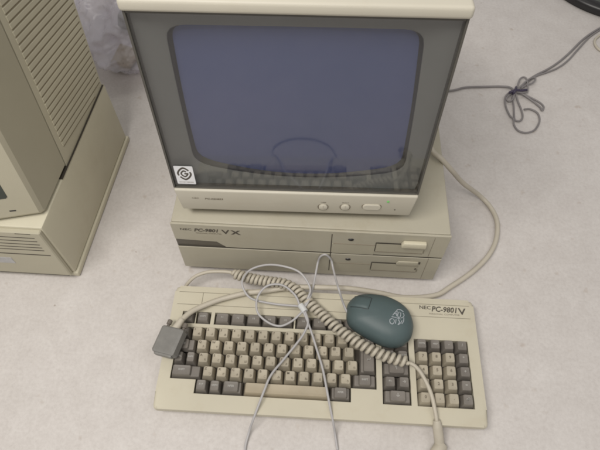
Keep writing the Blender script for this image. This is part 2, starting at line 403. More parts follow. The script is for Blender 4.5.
b = MB(); b.box(0.0024, W_-0.0024, 0.026, 0.028, 0.0492, 0.3002); b.build('bezel_backing', M['blackedge'], mon)
b = MB(); G = []
NX, NZ = 40, 32
for j in range(NZ+1):
    row = []
    for i in range(NX+1):
        x = 0.022 + (0.303-0.022)*i/NX; z = 0.046 + (0.293-0.046)*j/NZ
        u = (x-0.1625)/0.14; v = (z-0.172)/0.125
        row.append(b.bm.verts.new((x, 0.0175 + 0.0085*min(1.2, 0.55*u*u + 0.45*v*v), z)))
    G.append(row)
for j in range(NZ):
    for i in range(NX): b.face([G[j][i], G[j][i+1], G[j+1][i+1], G[j+1][i]])
b.build('screen', M['crt'], mon, smooth=180)
b = MB(); b.box(0.0023, W_-0.0023, 0.0022, 0.0036, 0.0492, 0.3002); b.build('glass', M['glass'], mon)
# controls on the chin
CH = lambda z: -0.003 + 0.005*(0.0474-z)/0.0474
for x, z in ((0.1955, 0.0175), (0.2249, 0.0187)):
    y = CH(z)
    b = MB(); b.lathe([(0.0074, 0.001), (0.0074, -0.0006), (0.0064, -0.0006), (0.0062, 0.0)], (x, y, z), (0, 1, 0), 28)
    k = b.build('knob', M['badge_faint'], mon, smooth=40)
    b = MB(); b.lathe([(0.0058, 0.001), (0.0058, -0.0016), (0.0050, -0.0022), (0.0, -0.0022)], (x, y, z), (0, 1, 0), 28)
    b.box(x-0.0005, x+0.0005, y-0.0027, y-0.0018, z-0.001, z+0.0052)
    b.build('knob_cap', M['mon'], k, smooth=40)
def rr(x0, x1, z0, z1, r, y, n=6):
    o = []
    for cx, cz, a0 in ((x1-r, z1-r, 0), (x0+r, z1-r, 90), (x0+r, z0+r, 180), (x1-r, z0+r, 270)):
        for i in range(n+1):
            a = R(a0+90*i/n); o.append((cx+r*math.cos(a), y, cz+r*math.sin(a)))
    return o
y = CH(0.0215)
b = MB(); b.loft([rr(0.2468, 0.2734, 0.0150, 0.0280, 0.0064, y+0.001), rr(0.2468, 0.2734, 0.0150, 0.0280, 0.0064, y-0.0005)]); pb = b.build('power_button', M['badge_faint'], mon)
b = MB(); b.loft([rr(0.2480, 0.2722, 0.0161, 0.0269, 0.0053, y+0.001), rr(0.2480, 0.2722, 0.0161, 0.0269, 0.0053, y-0.0018), rr(0.2490, 0.2712, 0.0171, 0.0259, 0.0043, y-0.0023)]); b.build('button_cap', M['mon'], pb)
b = MB(); b.lathe([(0.0017, 0.002), (0.0017, -0.0006), (0.001, -0.0012), (0, -0.0013)], (0.2803, CH(0.035), 0.035), (0, 1, 0), 14); b.build('power_lamp', M['led'], mon)
b = MB(); b.lathe([(0.0011, 0.002), (0.0011, -0.0002)], (0.2920, CH(0.015), 0.015), (0, 1, 0), 12); b.build('pin_hole', M['groove'], mon)
tl = R(-6)
CHM = Matrix.Translation((0, CH(0.0285)-0.0002, 0.0285)) @ Matrix.Rotation(0.105, 4, 'X') @ FR(0)
text_mesh([('NEC', 0.0205, 0.0010, 0.0034, 'LEFT', 0, 0.0, 1.4), ('PC-KD853', 0.0375, 0.0, 0.0048, 'LEFT', 0.15, 0.00012, 1.15)], 'badge', M['badge_faint'], mon, CHM)
CHM2 = Matrix.Translation((0, CH(0.0275)-0.0002, 0.0275)) @ Matrix.Rotation(0.105, 4, 'X') @ FR(0)
text_mesh([('V-SIZE', 0.1955, 0.0005, 0.0026, 'CENTER', 0, 0, 1)], 'marking', M['badge_faint'], mon, CHM2)
text_mesh([('BRIGHT', 0.2249, 0.0012, 0.0026, 'CENTER', 0, 0, 1)], 'marking', M['badge_faint'], mon, CHM2)
# sticker with its round emblem on the glass
sx, sz = 0.0178, 0.0715
b = MB(); b.loft([rr(0.0060, 0.0298, 0.0546, 0.0886, 0.0012, 0.00215, 3), rr(0.0060, 0.0298, 0.0546, 0.0886, 0.0012, 0.00195, 3)]); stk = b.build('sticker', M['white'], mon)
b = MB()
def arcstrip(cx, cz, r0, r1, a0, a1, sxz=1.0, n=20, rot=0.0):
    prev = None
    for i in range(n+1):
        a = R(a0 + (a1-a0)*i/n)
        k = 1.0/(abs(math.cos(a-rot))**1.5 + abs(math.sin(a-rot))**1.5)**(1/1.5)
        p = [b.bm.verts.new((cx + rr_*k*math.cos(a), 0.00188, cz + rr_*k*math.sin(a)*sxz)) for rr_ in (r0, r1)]
        if prev: b.face([prev[0], prev[1], p[1], p[0]])
        prev = p
ZS = 1.32
arcstrip(sx, 0.0745, 0.0070, 0.0095, 35, 200, ZS); arcstrip(sx, 0.0745, 0.0070, 0.0095, 215, 380, ZS)
arcstrip(sx, 0.0745, 0.0030, 0.0052, 45, 360, ZS)
for x0, x1, z0, z1 in ((sx, sx+0.0052, 0.0733, 0.0762),):
    b.face([b.bm.verts.new(p) for p in ((x0, 0.00186, z0), (x1, 0.00186, z0), (x1, 0.00186, z1), (x0, 0.00186, z1))])
b.build('emblem', M['badge'], stk)
text_mesh([('GOOD DESIGN', sx, 0.0583, 0.0027, 'CENTER', 0, 0, 1)], 'lettering', M['badge_faint'], stk, FR(0.00188))
# tilt stand under the cabinet
b = MB(); b.lathe([(0.10, 0.0), (0.105, 0.003), (0.10, 0.008), (0.06, 0.012), (0.055, 0.030)], (0.163, 0.36, 0.1407), (0, 0, 1), 36); b.build('stand', M['unit'], mon, smooth=40, world=True)

# ================================================================== KEYBOARD
P_ = 0.01905
KT = 0.0285
kb = thing('keyboard', 'wide beige computer keyboard with cream and grey keys, lying before the computer', 'keyboard', (0.2, 0.07, 0))
X0, X1, Y0, Y1 = -0.0168, 0.4335, -0.0235, 0.1605
holes = []   # (x0,x1,y0,y1)
def hole(u0, u1, r0, r1, e=0.0004): holes.append((u0*P_-e, u1*P_+e, r0*P_-e, r1*P_+e))
CU, NP = 15.46, 17.92
hole(0, 15, 1, 4.97); hole(1.9, 13.15, 0, 1.1)
hole(CU, CU+2, 0, 4.97); hole(NP, NP+4, 0, 4.97)
FR0, FR1 = 5.30, 6.25
hole(0.05, 1.07, FR0, FR1); hole(1.17, 2.27, FR0, FR1); hole(2.59, 8.72, FR0, FR1); hole(8.88, 15.0, FR0, FR1)
grooves = [(X0+0.001, X1-0.001, 0.1505, 0.1512), (X0+0.001, X1-0.001, 0.1303, 0.1310), (0.0262, 0.0268, 0.1310, 0.1505)]
GH = [(X0+0.0065, X1-0.0065, g[2], g[3]) if g[1]-g[0] > 0.1 else g for g in grooves]
allh = holes + GH
xs = sorted({round(v, 5) for h in allh for v in h[:2]} | {X0, X1}); ys = sorted({round(v, 5) for h in allh for v in h[2:]} | {Y0, Y1})
b = MB(); V = {}
def gv(i, j):
    if (i, j) not in V: V[i, j] = b.bm.verts.new((xs[i], ys[j], KT))
    return V[i, j]
top = []
for i in range(len(xs)-1):
    for j in range(len(ys)-1):
        cx, cy = (xs[i]+xs[i+1])/2, (ys[j]+ys[j+1])/2
        if any(h[0] < cx < h[1] and h[2] < cy < h[3] for h in allh): continue
        top.append(b.face([gv(i, j), gv(i+1, j), gv(i+1, j+1), gv(i, j+1)]))
bound = [e for e in b.bm.edges if len(e.link_faces) == 1]
ret = bmesh.ops.extrude_edge_only(b.bm, edges=bound)
nv = [g for g in ret['geom'] if isinstance(g, bmesh.types.BMVert)]
for v in nv: v.co.z -= 0.0105
# round the outer rim
out_e = [e for e in bound if all((abs(v.co.x-X0) < 1e-6 or abs(v.co.x-X1) < 1e-6 or abs(v.co.y-Y0) < 1e-6 or abs(v.co.y-Y1) < 1e-6) for v in e.verts)]
cor = [e for e in b.bm.edges if abs(e.verts[0].co.z-e.verts[1].co.z) > 0.005 and all((abs(v.co.x-X0) < 1e-6 or abs(v.co.x-X1) < 1e-6) and (abs(v.co.y-Y0) < 1e-6 or abs(v.co.y-Y1) < 1e-6) for v in e.verts)]
bmesh.ops.bevel(b.bm, geom=out_e+cor, offset=0.0055, segments=5, profile=0.5, affect='EDGES', clamp_overlap=False)
b.build('case_top', M['case'], kb, smooth=40, world=True)
b = MB(); b.hexa([(X0+0.007, Y0+0.006), (X1-0.007, Y0+0.006), (X1-0.007, Y1-0.003), (X0+0.007, Y1-0.003)], [(X0+0.0012, Y0+0.0012), (X1-0.0012, Y0+0.0012), (X1-0.0012, Y1-0.0012), (X0+0.0012, Y1-0.0012)], 0.003, 0.0178, 0.0015)
b.build('case_bottom', M['case'], kb, smooth=40, world=True)
b = MB(); b.box(X0+0.003, X1-0.003, Y0+0.003, Y1-0.003, 0.0179, 0.0196); b.build('key_well', M['well'], kb, world=True)
for x in (0.02, 0.39):
    for y in (0.0, 0.14):
        b = MB(); b.lathe([(0.007, 0.0), (0.007, 0.004)], (x, y, 0.0), (0, 0, 1), 16); b.build('foot', M['black'], kb, world=True)

def rring(x0, x1, y0, y1, z, r=0.0012):
    o = []
    for cx, cy, a0 in ((x1-r, y1-r, 0), (x0+r, y1-r, 90), (x0+r, y0+r, 180), (x1-r, y0+r, 270)):
        for i in range(3):
            a = R(a0+45*i); o.append((cx+r*math.cos(a), cy+r*math.sin(a), z))
    return o
def key(u0, u1, r0, r1, name, material, legend=None, second=None, ink=None, step=None, top_z=0.0362, toe=0.0023, label=None, fs=0.0046):
    g = 0.0011
    x0, x1, y0, y1 = u0*P_+g, u1*P_-g, r0*P_+g, r1*P_-g
    j = random.uniform(-0.0002, 0.0002)
    x0 += j; x1 += j; zt = top_z + random.uniform(-0.0004, 0.0004)
    b = MB()
    if step:      # a raised cap with a lower shelf on its right
        b.loft([rring(x0, x1, y0, y1, 0.0200), rring(x0, x1, y0, y1, 0.0255), rring(x0+0.0016, x1-0.0016, y0+0.0016, y1-0.001, 0.0312), rring(x0+0.0022, x1-0.0022, y0+0.0022, y1-0.0016, 0.0316, 0.0008)])
        tx0, tx1 = x0 + (step[0]*P_), x1 - (step[1]*P_)
    else: tx0, tx1 = x0, x1
    b.loft([rring(tx0, tx1, y0, y1, 0.0202), rring(tx0, tx1, y0, y1, 0.0245),
            rring(tx0+toe, tx1-toe, y0+toe*1.05, y1-toe*0.55, zt-0.0006, 0.0018),
            rring(tx0+toe+0.0006, tx1-toe-0.0006, y0+toe*1.05+0.0006, y1-toe*0.55-0.0006, zt, 0.0016),
            rring(tx0+toe+0.003, tx1-toe-0.003, y0+toe+0.003, y1-toe*0.55-0.003, zt-0.0004, 0.001)])
    k = b.build(name, material, kb, smooth=30, world=True)
    if label: k['label'] = label
    if legend:
        it = []
        lx, ly = tx0+toe+0.0014, y1-toe*0.55-0.0034
        if second:
            it.append((legend, lx, ly, fs, 'LEFT', 0, 0.0001, 1)); it.append((second, tx1-toe-0.0012, y0+toe+0.0032, fs*0.85, 'RIGHT', 0, 0, 1))
        else:
            it.append((legend, (tx0+tx1)/2, (y0+y1)/2+0.0008, fs, 'CENTER', 0, 0.0001, 1))
        text_mesh(it, 'legend', ink or M['inkdark'], k, Matrix.Translation((0, 0, zt+0.0001)), world=True)
    return k
CR, GY, LI = M['keycream'], M['keygray'], M['inklight']
# row 5 (bottom) .. row 1 (top)
def row(us, r, legends, kana, name='letter_key'):
    for i, (a, c) in enumerate(zip(legends, kana)): key(us+i, us+i+1, r, r+1, name, CR, a, c)
key(0, 1, 4, 4.95, 'escape_key', GY, 'ESC', None, LI, fs=0.0036)
row(1, 3.98, '1234567890-^¥', 'ぬふあうえおやゆよわほへー', 'number_key')
key(14, 15, 4, 4.95, 'backspace_key', GY, 'BS', None, LI, fs=0.0036)
key(0, 1.5, 3, 4, 'tab_key', GY, 'TAB', None, LI, (0, 0.35), fs=0.0036)
row(1.5, 3, 'QWERTYUIOP@[', 'たていすかんなにらせ゛゜')
key(0, 0.875, 2, 3, 'control_key', GY, 'CTRL', None, LI, fs=0.0032); key(0.875, 1.75, 2, 3, 'caps_lock_key', GY, 'CAPS', None, LI, fs=0.0032)
row(1.75, 2, 'ASDFGHJKL;:]', 'ちとしはきくまのりれけむ')
key(13.75, 15, 2, 4, 'return_key', GY, '↵', None, LI, (0.15, 0.0), fs=0.006)
key(0, 2.25, 1, 2, 'shift_key', GY, 'SHIFT', None, LI, (0, 0.6), fs=0.0036)
row(2.25, 1, 'ZXCVBNM,./_', 'つさそひこみもねるめろ')
key(13.25, 15, 1, 2, 'shift_key', GY, 'SHIFT', None, LI, (0.3, 0.3), fs=0.0036)
key(1.9, 2.9, 0, 1, 'kana_key', GY, 'カナ', None, LI, fs=0.0036); key(2.9, 3.85, 0, 1, 'graph_key', GY, 'GRPH', None, LI, fs=0.0032)
key(3.85, 5.38, 0, 1, 'convert_key', GY, 'NFER', None, LI, (0, 0.14), fs=0.0036)
key(5.40, 11.62, 0, 1, 'space_bar', M['space'], top_z=0.0345)
key(11.65, 13.15, 0, 1, 'convert_key', GY, 'XFER', None, LI, (0.14, 0.14), fs=0.0036)
# function row
key(0.07, 1.05, FR0, FR1, 'function_key', GY, 'STOP', None, LI, top_z=0.0335, toe=0.002, fs=0.0034)
key(1.19, 2.25, FR0, FR1, 'function_key', GY, 'COPY', None, LI, top_z=0.0335, toe=0.002, fs=0.0034)
for i in range(5):
    key(2.60+i*1.222, 2.60+(i+1)*1.222, FR0, FR1, 'function_key', GY, 'f·%d' % (i+1), None, LI, top_z=0.0335, toe=0.002, fs=0.0036)
    key(8.89+i*1.222, 8.89+(i+1)*1.222, FR0, FR1, 'function_key', GY, 'f·%d' % (i+6), None, LI, top_z=0.0335, toe=0.002, fs=0.0036)
# cursor block
for i, (a, c) in enumerate((('INS', 'DEL'), ('ROLL UP', 'ROLL DN'))):
    key(CU, CU+1, 4-i, 5-i-0.03, 'editing_key', GY, a, None, LI, fs=0.0026 if i else 0.0036); key(CU+1, CU+2, 4-i, 5-i-0.03, 'editing_key', GY, c, None, LI, fs=0.0026 if i else 0.0036)
key(CU, CU+2, 2, 3, 'arrow_key', GY, '↑', None, LI, (0.3, 0.3), fs=0.007)
key(CU, CU+1, 1, 2, 'arrow_key', GY, '←', None, LI, fs=0.006); key(CU+1, CU+2, 1, 2, 'arrow_key', GY, '→', None, LI, fs=0.006)
key(CU, CU+2, 0, 1, 'arrow_key', GY, '↓', None, LI, (0.3, 0.3), fs=0.007)
# number pad
for j, rw in enumerate((('HOME', 'HELP', '-', '/'), '789*', '456+', '123=', '0,.⏎')):
    for i, ch in enumerate(rw):
        gray = j == 0 or i == 3
        key(NP+i, NP+i+1, 4-j, 5-j-(0.03 if j == 0 else 0), 'keypad_key', GY if gray else CR, ch, None, LI if gray else M['inkdark'], fs=0.0030 if len(ch) > 1 else 0.0058)
text_mesh([('NEC', 0.3492, 0.1448, 0.0078, 'LEFT', 0, 0.00012, 1.12), ('PC-9801', 0.3672, 0.1432, 0.0118, 'LEFT', 0.2, 0.00030, 0.92), ('V', 0.4072, 0.1418, 0.0145, 'LEFT', 0.0, 0.0003, 1.2)], 'badge', M['badge'], kb, Matrix.Translation((0, 0, KT+0.0001)) @ Matrix.Rotation(-0.02, 4, 'Z') @ Matrix.Translation((0, 0.0075, 0)), world=True)
text_mesh([('PERSONAL COMPUTER', 0.3660, 0.1355, 0.0036, 'LEFT', 0, 0, 1.22)], 'badge', M['badge_faint'], kb, Matrix.Translation((0, 0, KT+0.0001)), world=True)

# coiled cord of the keyboard
lead = [(-0.0084, 0.1614, 0.012), (-0.0016, 0.1689, 0.022), (0.0108, 0.1776, 0.03), (0.0291, 0.1835, 0.034), (0.051, 0.1846, 0.036), (0.0660, 0.1833, 0.037)]
coilp = [(0.0684, 0.1824, 0.037), (0.0877, 0.1761, 0.038), (0.1082, 0.1716, 0.039), (0.13, 0.1679, 0.042), (0.1515, 0.1634, 0.045), (0.1687, 0.1526, 0.047), (0.1828, 0.1388, 0.047), (0.2011, 0.1224, 0.047), (0.2189, 0.1059, 0.048), (0.2405, 0.0885, 0.049), (0.2643, 0.0733, 0.05), (0.289, 0.0617, 0.05), (0.3094, 0.0558, 0.05), (0.3271, 0.0526, 0.05)]
tail = [(0.3300, 0.0515, 0.049), (0.3363, 0.0475, 0.05), (0.3443, 0.0389, 0.048), (0.3534, 0.0229, 0.044), (0.3581, 0.0091, 0.042), (0.3609, -0.0044, 0.039), (0.3628, -0.0139, 0.036), (0.3642, -0.0219, 0.0325)]
def helix(path, r, pitch0, pitch1, step=14):
    sp = spline(path, 40); out = []; ph = 0.0; L = sum((a-c).length for a, c in zip(sp, sp[1:])); s = 0.0; up = Vector((0, 0, 1))
    for i, p in enumerate(sp):
        if i:
            ds = (sp[i]-sp[i-1]).length; s += ds
        t = (sp[min(i+1, len(sp)-1)]-sp[max(i-1, 0)]).normalized(); a = t.cross(up).normalized(); c = a.cross(t)
        pit = pitch0 + (pitch1-pitch0)*(s/L)
        if i: ph += 2*math.pi*ds/pit
        rr2 = r*min(1.0, 0.25+s/0.006, 0.25+(L-s)/0.006)
        out.append((p, a, c, ph, rr2))
    res = []; k = 0
    for (p, a, c, h, r2), (p2, a2, c2, h2, r3) in zip(out, out[1:]):
        n = max(1, int((h2-h)/(2*math.pi/step))+1)
        for q in range(n):
            t = q/n; hh = h+(h2-h)*t
            res.append(p.lerp(p2, t) + (a.lerp(a2, t)*math.cos(hh) + c.lerp(c2, t)*math.sin(hh))*(r2+(r3-r2)*t))
    return res
full = spline(lead, 8)[:-1] + helix(coilp, 0.0060, 0.0064, 0.0082) + spline(tail, 8)
b = MB(); b.tube(full, 0.0028, 8)
cc = b.build('coiled_cord', M['cord_coil'], kb, smooth=180, world=True)
b = MB(); pl = spline([(0.3639, -0.0184, 0.0335), (0.3655, -0.0259, 0.028), (0.3676, -0.0345, 0.021), (0.3694, -0.0419, 0.0145), (0.37, -0.0488, 0.0115)], 6)
n_ = len(pl)-1
b.tube(pl, 0.008, 16, [0.0046 + 0.0020*min(1, i/n_*4) for i in range(n_+1)]); plug = b.build('plug', M['cord_coil'], cc, smooth=40, world=True)
hd = Vector((-0.55, -0.83, 0.0)).normalized()
b = MB(); b.lathe([(0.0050, -0.0075), (0.0080, -0.006), (0.0088, -0.003), (0.0092, 0.010), (0.0085, 0.0115), (0.0070, 0.0120)], (0.37, -0.0488, 0.0112), hd, 24); b.build('plug_head', M['cord_coil'], plug, smooth=40, world=True)
b = MB(); b.lathe([(0.0058, 0.012), (0.0058, 0.021), (0.0050, 0.021), (0.0048, 0.015)], (0.37, -0.0488, 0.0112), hd, 20); b.build('plug_shell', M['screw'], plug, smooth=40, world=True)

# ================================================================== MOUSE
outl = [(0.2424, 0.1219), (0.244, 0.1352), (0.2549, 0.1470), (0.2700, 0.1508), (0.2850, 0.1508), (0.2990, 0.1488), (0.3113, 0.1443), (0.3232, 0.137), (0.3324, 0.127), (0.3365, 0.1156), (0.3378, 0.1042), (0.3352, 0.0927), (0.330, 0.0838), (0.3203, 0.0764), (0.3086, 0.0733), (0.297, 0.0746), (0.2877, 0.0777), (0.2725, 0.0850), (0.2600, 0.0922), (0.2508, 0.0985), (0.2454, 0.104), (0.2424, 0.1128)]
cxm, cym = 0.2920, 0.1125
mouse = thing('computer_mouse', 'dark teal mouse with a silver emblem, resting on the keyboard', 'mouse', (cxm, cym, 0.037), (0, 0, R(-17)))
ring0 = spline([(x, y, 0) for x, y in outl], 4, True)
b = MB(); rings = []
MZ = 0.0372
prof = [(0.90, 0.000), (0.965, 0.002), (0.995, 0.006), (1.0, 0.010), (0.985, 0.0150), (0.945, 0.0200), (0.87, 0.0250), (0.76, 0.0290), (0.62, 0.0320), (0.46, 0.0340), (0.28, 0.0352), (0.10, 0.0357)]
def mheight(px, py):   # height of the shell above a point, from the profile
    best = None
    ang = math.atan2(py-cym, px-cxm)
    rad0 = None; bd = 9
    for v in ring0:
        a = math.atan2(v.y-cym, v.x-cxm); d = abs((a-ang+math.pi) % (2*math.pi)-math.pi)
        if d < bd: bd = d; rad0 = math.hypot(v.x-cxm, v.y-cym)
    k = math.hypot(px-cxm, py-cym)/rad0
    pr = [(0.0, 0.0358)] + [(s, z) for s, z in prof[::-1] if z >= 0.010]
    for (s0, z0), (s1, z1) in zip(pr, pr[1:]):
        if s0 <= k <= s1: return MZ + z0 + (z1-z0)*(k-s0)/(s1-s0)
    return MZ+0.010
tilt = lambda x: -0.003*((0.34-x)/0.1) if False else 0.0
for s, z in prof:
    rings.append([Vector((cxm+(v.x-cxm)*s, cym+(v.y-cym)*s, MZ+z)) for v in ring0])
b.loft(rings); body = b.build('body', M['mouse'], mouse, smooth=180, world=True)
b = MB(); b.loft([[Vector((cxm+(v.x-cxm)*0.93, cym+(v.y-cym)*0.93, MZ-0.0012)) for v in ring0], [Vector((cxm+(v.x-cxm)*0.93, cym+(v.y-cym)*0.93, MZ+0.001)) for v in ring0]])
b.build('base', M['mouse_b'], mouse, world=True)
ca, sa = math.cos(R(-17)), math.sin(R(-17))
def mp(u, v, dz=0.0):    # mouse frame: u along the body from its centre, v across
    x, y = cxm+u*ca-v*sa, cym+u*sa+v*ca
    return Vector((x, y, mheight(x, y)+dz))
# the button: a rounded pad proud of the nose with a dark outline
def pad(u0, u1, v0, v1, dz, nu=10, nv=8):
    b = MB(); G = [[b.bm.verts.new(mp(u0+(u1-u0)*i/nu, v0+(v1-v0)*j/nv, dz - (0.0012 if i in (0, nu) or j in (0, nv) else 0))) for j in range(nv+1)] for i in range(nu+1)]
    for i in range(nu):
        for j in range(nv): b.face([G[i][j], G[i+1][j], G[i+1][j+1], G[i][j+1]])
    return b
pad(-0.0465, -0.0225, 0.0000, 0.0185, 0.0008).build('button', M['mouse'], mouse, smooth=60, world=True)
def surf_line(uvs, r, name, m, parent):
    b = MB()
    for uv in uvs:
        b.tube([mp(u, v, 0.0001) for u, v in uv], r, 6)
    return b.build(name, m, parent, world=True)
dense = lambda pts, n=6: [(p.x, p.y) for p in spline([(a, c, 0) for a, c in pts], n)]
surf_line([dense([(-0.047, -0.0006), (-0.035, -0.0010), (-0.0225, -0.0006), (-0.0216, 0.003), (-0.0216, 0.015), (-0.0225, 0.0188), (-0.035, 0.0192), (-0.046, 0.019)])], 0.0005, 'button_outline', M['mouse_b'], mouse)
E1 = [[(0.012, 0.002), (0.015, 0.010), (0.0165, 0.0125), (0.018, 0.003)], [(0.0125, 0.006), (0.017, 0.0065)],
      [(0.020, 0.012), (0.019, 0.006), (0.0215, 0.002), (0.0235, 0.006), (0.0225, 0.012)],
      [(0.026, 0.013), (0.0285, 0.010), (0.027, 0.005), (0.0245, 0.0035)],
      [(0.013, -0.003), (0.010, -0.006), (0.0115, -0.0105), (0.0155, -0.011), (0.017, -0.006), (0.0145, -0.003)],
      [(0.0185, -0.002), (0.0195, -0.009)], [(0.0215, -0.001), (0.0245, -0.004), (0.0235, -0.009), (0.0265, -0.0045), (0.0275, 0.000)],
      [(0.0155, 0.0145), (0.021, 0.0165), (0.026, 0.0155)], [(0.029, 0.006), (0.030, 0.000), (0.0285, -0.005)], [(0.011, -0.0005), (0.0180, 0.0005), (0.0245, 0.0012)]]
surf_line([dense([(u*0.92+0.002, v*0.92) for u, v in e]) for e in E1], 0.00055, 'emblem', M['silver'], mouse)
m1 = [(0.2455, 0.1185, 0.046), (0.2375, 0.1330, 0.053), (0.2296, 0.145, 0.073), (0.2254, 0.165, 0.0649), (0.2208, 0.188, 0.0588), (0.2181, 0.197, 0.0639), (0.2138, 0.1982, 0.0735), (0.2076, 0.1984, 0.08), (0.2012, 0.1984, 0.0734), (0.1979, 0.197, 0.0588), (0.1956, 0.183, 0.0528), (0.1922, 0.16, 0.0482), (0.1872, 0.1358, 0.054), (0.1792, 0.1229, 0.05)]
mA = [(0.1856, 0.1389, 0.054), (0.1878, 0.1541, 0.058), (0.1719, 0.1748, 0.064), (0.1451, 0.1854, 0.062), (0.1182, 0.1888, 0.056), (0.0962, 0.1801, 0.054), (0.0868, 0.1627, 0.054), (0.0904, 0.1484, 0.05), (0.104, 0.1364, 0.046), (0.1375, 0.1317, 0.043), (0.1716, 0.1281, 0.048)]
mB = [(0.1747, 0.1249, 0.052), (0.1665, 0.1412, 0.057), (0.1464, 0.1558, 0.058), (0.1243, 0.1539, 0.056), (0.1115, 0.1374, 0.05), (0.1134, 0.1163, 0.046), (0.129, 0.1029, 0.043), (0.1475, 0.0978, 0.043), (0.1642, 0.106, 0.044), (0.1766, 0.117, 0.049)]
mL = [(0.1808, 0.1201, 0.053), (0.1874, 0.1024, 0.052), (0.1825, 0.0871, 0.048), (0.1734, 0.073, 0.045), (0.1567, 0.0496, 0.043), (0.1405, 0.0265, 0.042), (0.1329, 0.0046, 0.041), (0.1274, -0.0116, 0.036), (0.1205, -0.0301, 0.025), (0.1151, -0.0421, 0.008), (0.1117, -0.0643, 0.003), (0.1190, -0.0830, 0.003), (0.1420, -0.0985, 0.003), (0.1700, -0.1030, 0.003), (0.1990, -0.0980, 0.003), (0.2230, -0.0820, 0.003), (0.2352, -0.0573, 0.003)]
mR = [(0.1778, 0.1222, 0.055), (0.1858, 0.1054, 0.052), (0.1939, 0.0867, 0.047), (0.2019, 0.0647, 0.044), (0.2108, 0.0385, 0.043), (0.2176, 0.0091, 0.042), (0.2225, -0.0099, 0.035), (0.2278, -0.0277, 0.024), (0.2312, -0.0382, 0.008), (0.2352, -0.0573, 0.003)]
b = MB(); b.tube(spline(m1+mA+mB+mL, 8), 0.00165, 8); b.tube(spline(mR, 8), 0.00165, 8)
mc = b.build('cord', M['cord_grey'], mouse, smooth=180, world=True)
b = MB(); b.tube([(0.1755, 0.1275, 0.0525), (0.1790, 0.1225, 0.0535), (0.1825, 0.1175, 0.0535)], 0.0048, 10); b.build('tape_wrap', M['tape'], mc, smooth=40, world=True)

# ================================================================== VIDEO CABLE
vc = thing('video_cable', 'thick beige video cable with a grey connector lying over the keyboard corner', 'cable', (0.40, 0.20, 0))
vp = [(0.322, 0.46, 0.20), (0.340, 0.400, 0.180), (0.3536, 0.3620, 0.160), (0.3632, 0.3464, 0.150), (0.3765, 0.3350, 0.1462), (0.3975, 0.3309, 0.124), (0.4294, 0.3518, 0.07), (0.4745, 0.3681, 0.015), (0.4937, 0.3501, 0.006), (0.4999, 0.3213, 0.006), (0.493, 0.285, 0.006), (0.4756, 0.2533, 0.006), (0.4459, 0.2221, 0.006), (0.4081, 0.1932, 0.006), (0.3832, 0.177, 0.007), (0.3349, 0.1680, 0.012), (0.2913, 0.1660, 0.028), (0.2477, 0.1645, 0.040), (0.2101, 0.1629, 0.043), (0.1727, 0.1618, 0.042), (0.1501, 0.1605, 0.039), (0.1158, 0.154, 0.037), (0.093, 0.1506, 0.036), (0.0658, 0.1417, 0.036), (0.0501, 0.1356, 0.036), (0.0364, 0.1282, 0.037), (0.0245, 0.1204, 0.039), (0.0154, 0.1121, 0.042), (0.0067, 0.1000, 0.045), (0.0015, 0.0880, 0.046)]
b = MB(); b.tube(spline(vp, 8), 0.0040, 12); b.build('cord', M['cord_beige'], vc, smooth=180, world=True)
# connector: a tapering flat hood, cable end towards the top right
ax = Vector((-0.0095, -0.0375, -0.002)).normalized(); wd = Vector((ax.y, -ax.x, 0)).normalized(); wd = -wd if wd.x < 0 else wd; up = wd.cross(ax); up = up if up.z > 0 else -up
roll = Matrix.Rotation(R(13), 3, -ax if ax.y > 0 else ax); wd = roll @ wd; up = roll @ up
o0 = Vector((-0.0010, 0.0830, 0.0475))
def cr(d, w, h, dz=0.0):
    c = o0 + ax*d + up*dz
    return [c + wd*sx_*w + up*sz_*h for sx_, sz_ in ((-1, -0.75), (-0.80, -1), (0.80, -1), (1, -0.75), (1, 0.75), (0.80, 1), (-0.80, 1), (-1, 0.75))]
b = MB(); b.loft([cr(0.0, 0.0165, 0.0070), cr(0.0018, 0.0178, 0.0082), cr(0.036, 0.0178, 0.0082), cr(0.0385, 0.0160, 0.0070)])
cn = b.build('connector', M['conn'], vc, smooth=25, world=True)
b = MB(); b.loft([cr(0.0380, 0.0140, 0.0048), cr(0.0410, 0.0138, 0.0046)]); b.build('plug_shell', M['conn'], cn, world=True)
b = MB(); b.tube([o0-ax*0.016+wd*0.004, o0-ax*0.008+wd*0.0025, o0+ax*0.001], 0.0055, 12, [0.0044, 0.0054, 0.0062]); b.build('strain_relief', M['cord_beige'], cn, smooth=60, world=True)
for s in (-1, 1):
    b = MB(); c0 = o0 + wd*s*0.0130
    b.lathe([(0.0022, 0.002), (0.0022, -0.004), (0.0036, -0.0045), (0.0036, -0.0105), (0.0025, -0.0115), (0.0, -0.0115)], c0, ax, 14); b.build('thumb_screw', M['screw'], cn, smooth=40, world=True)

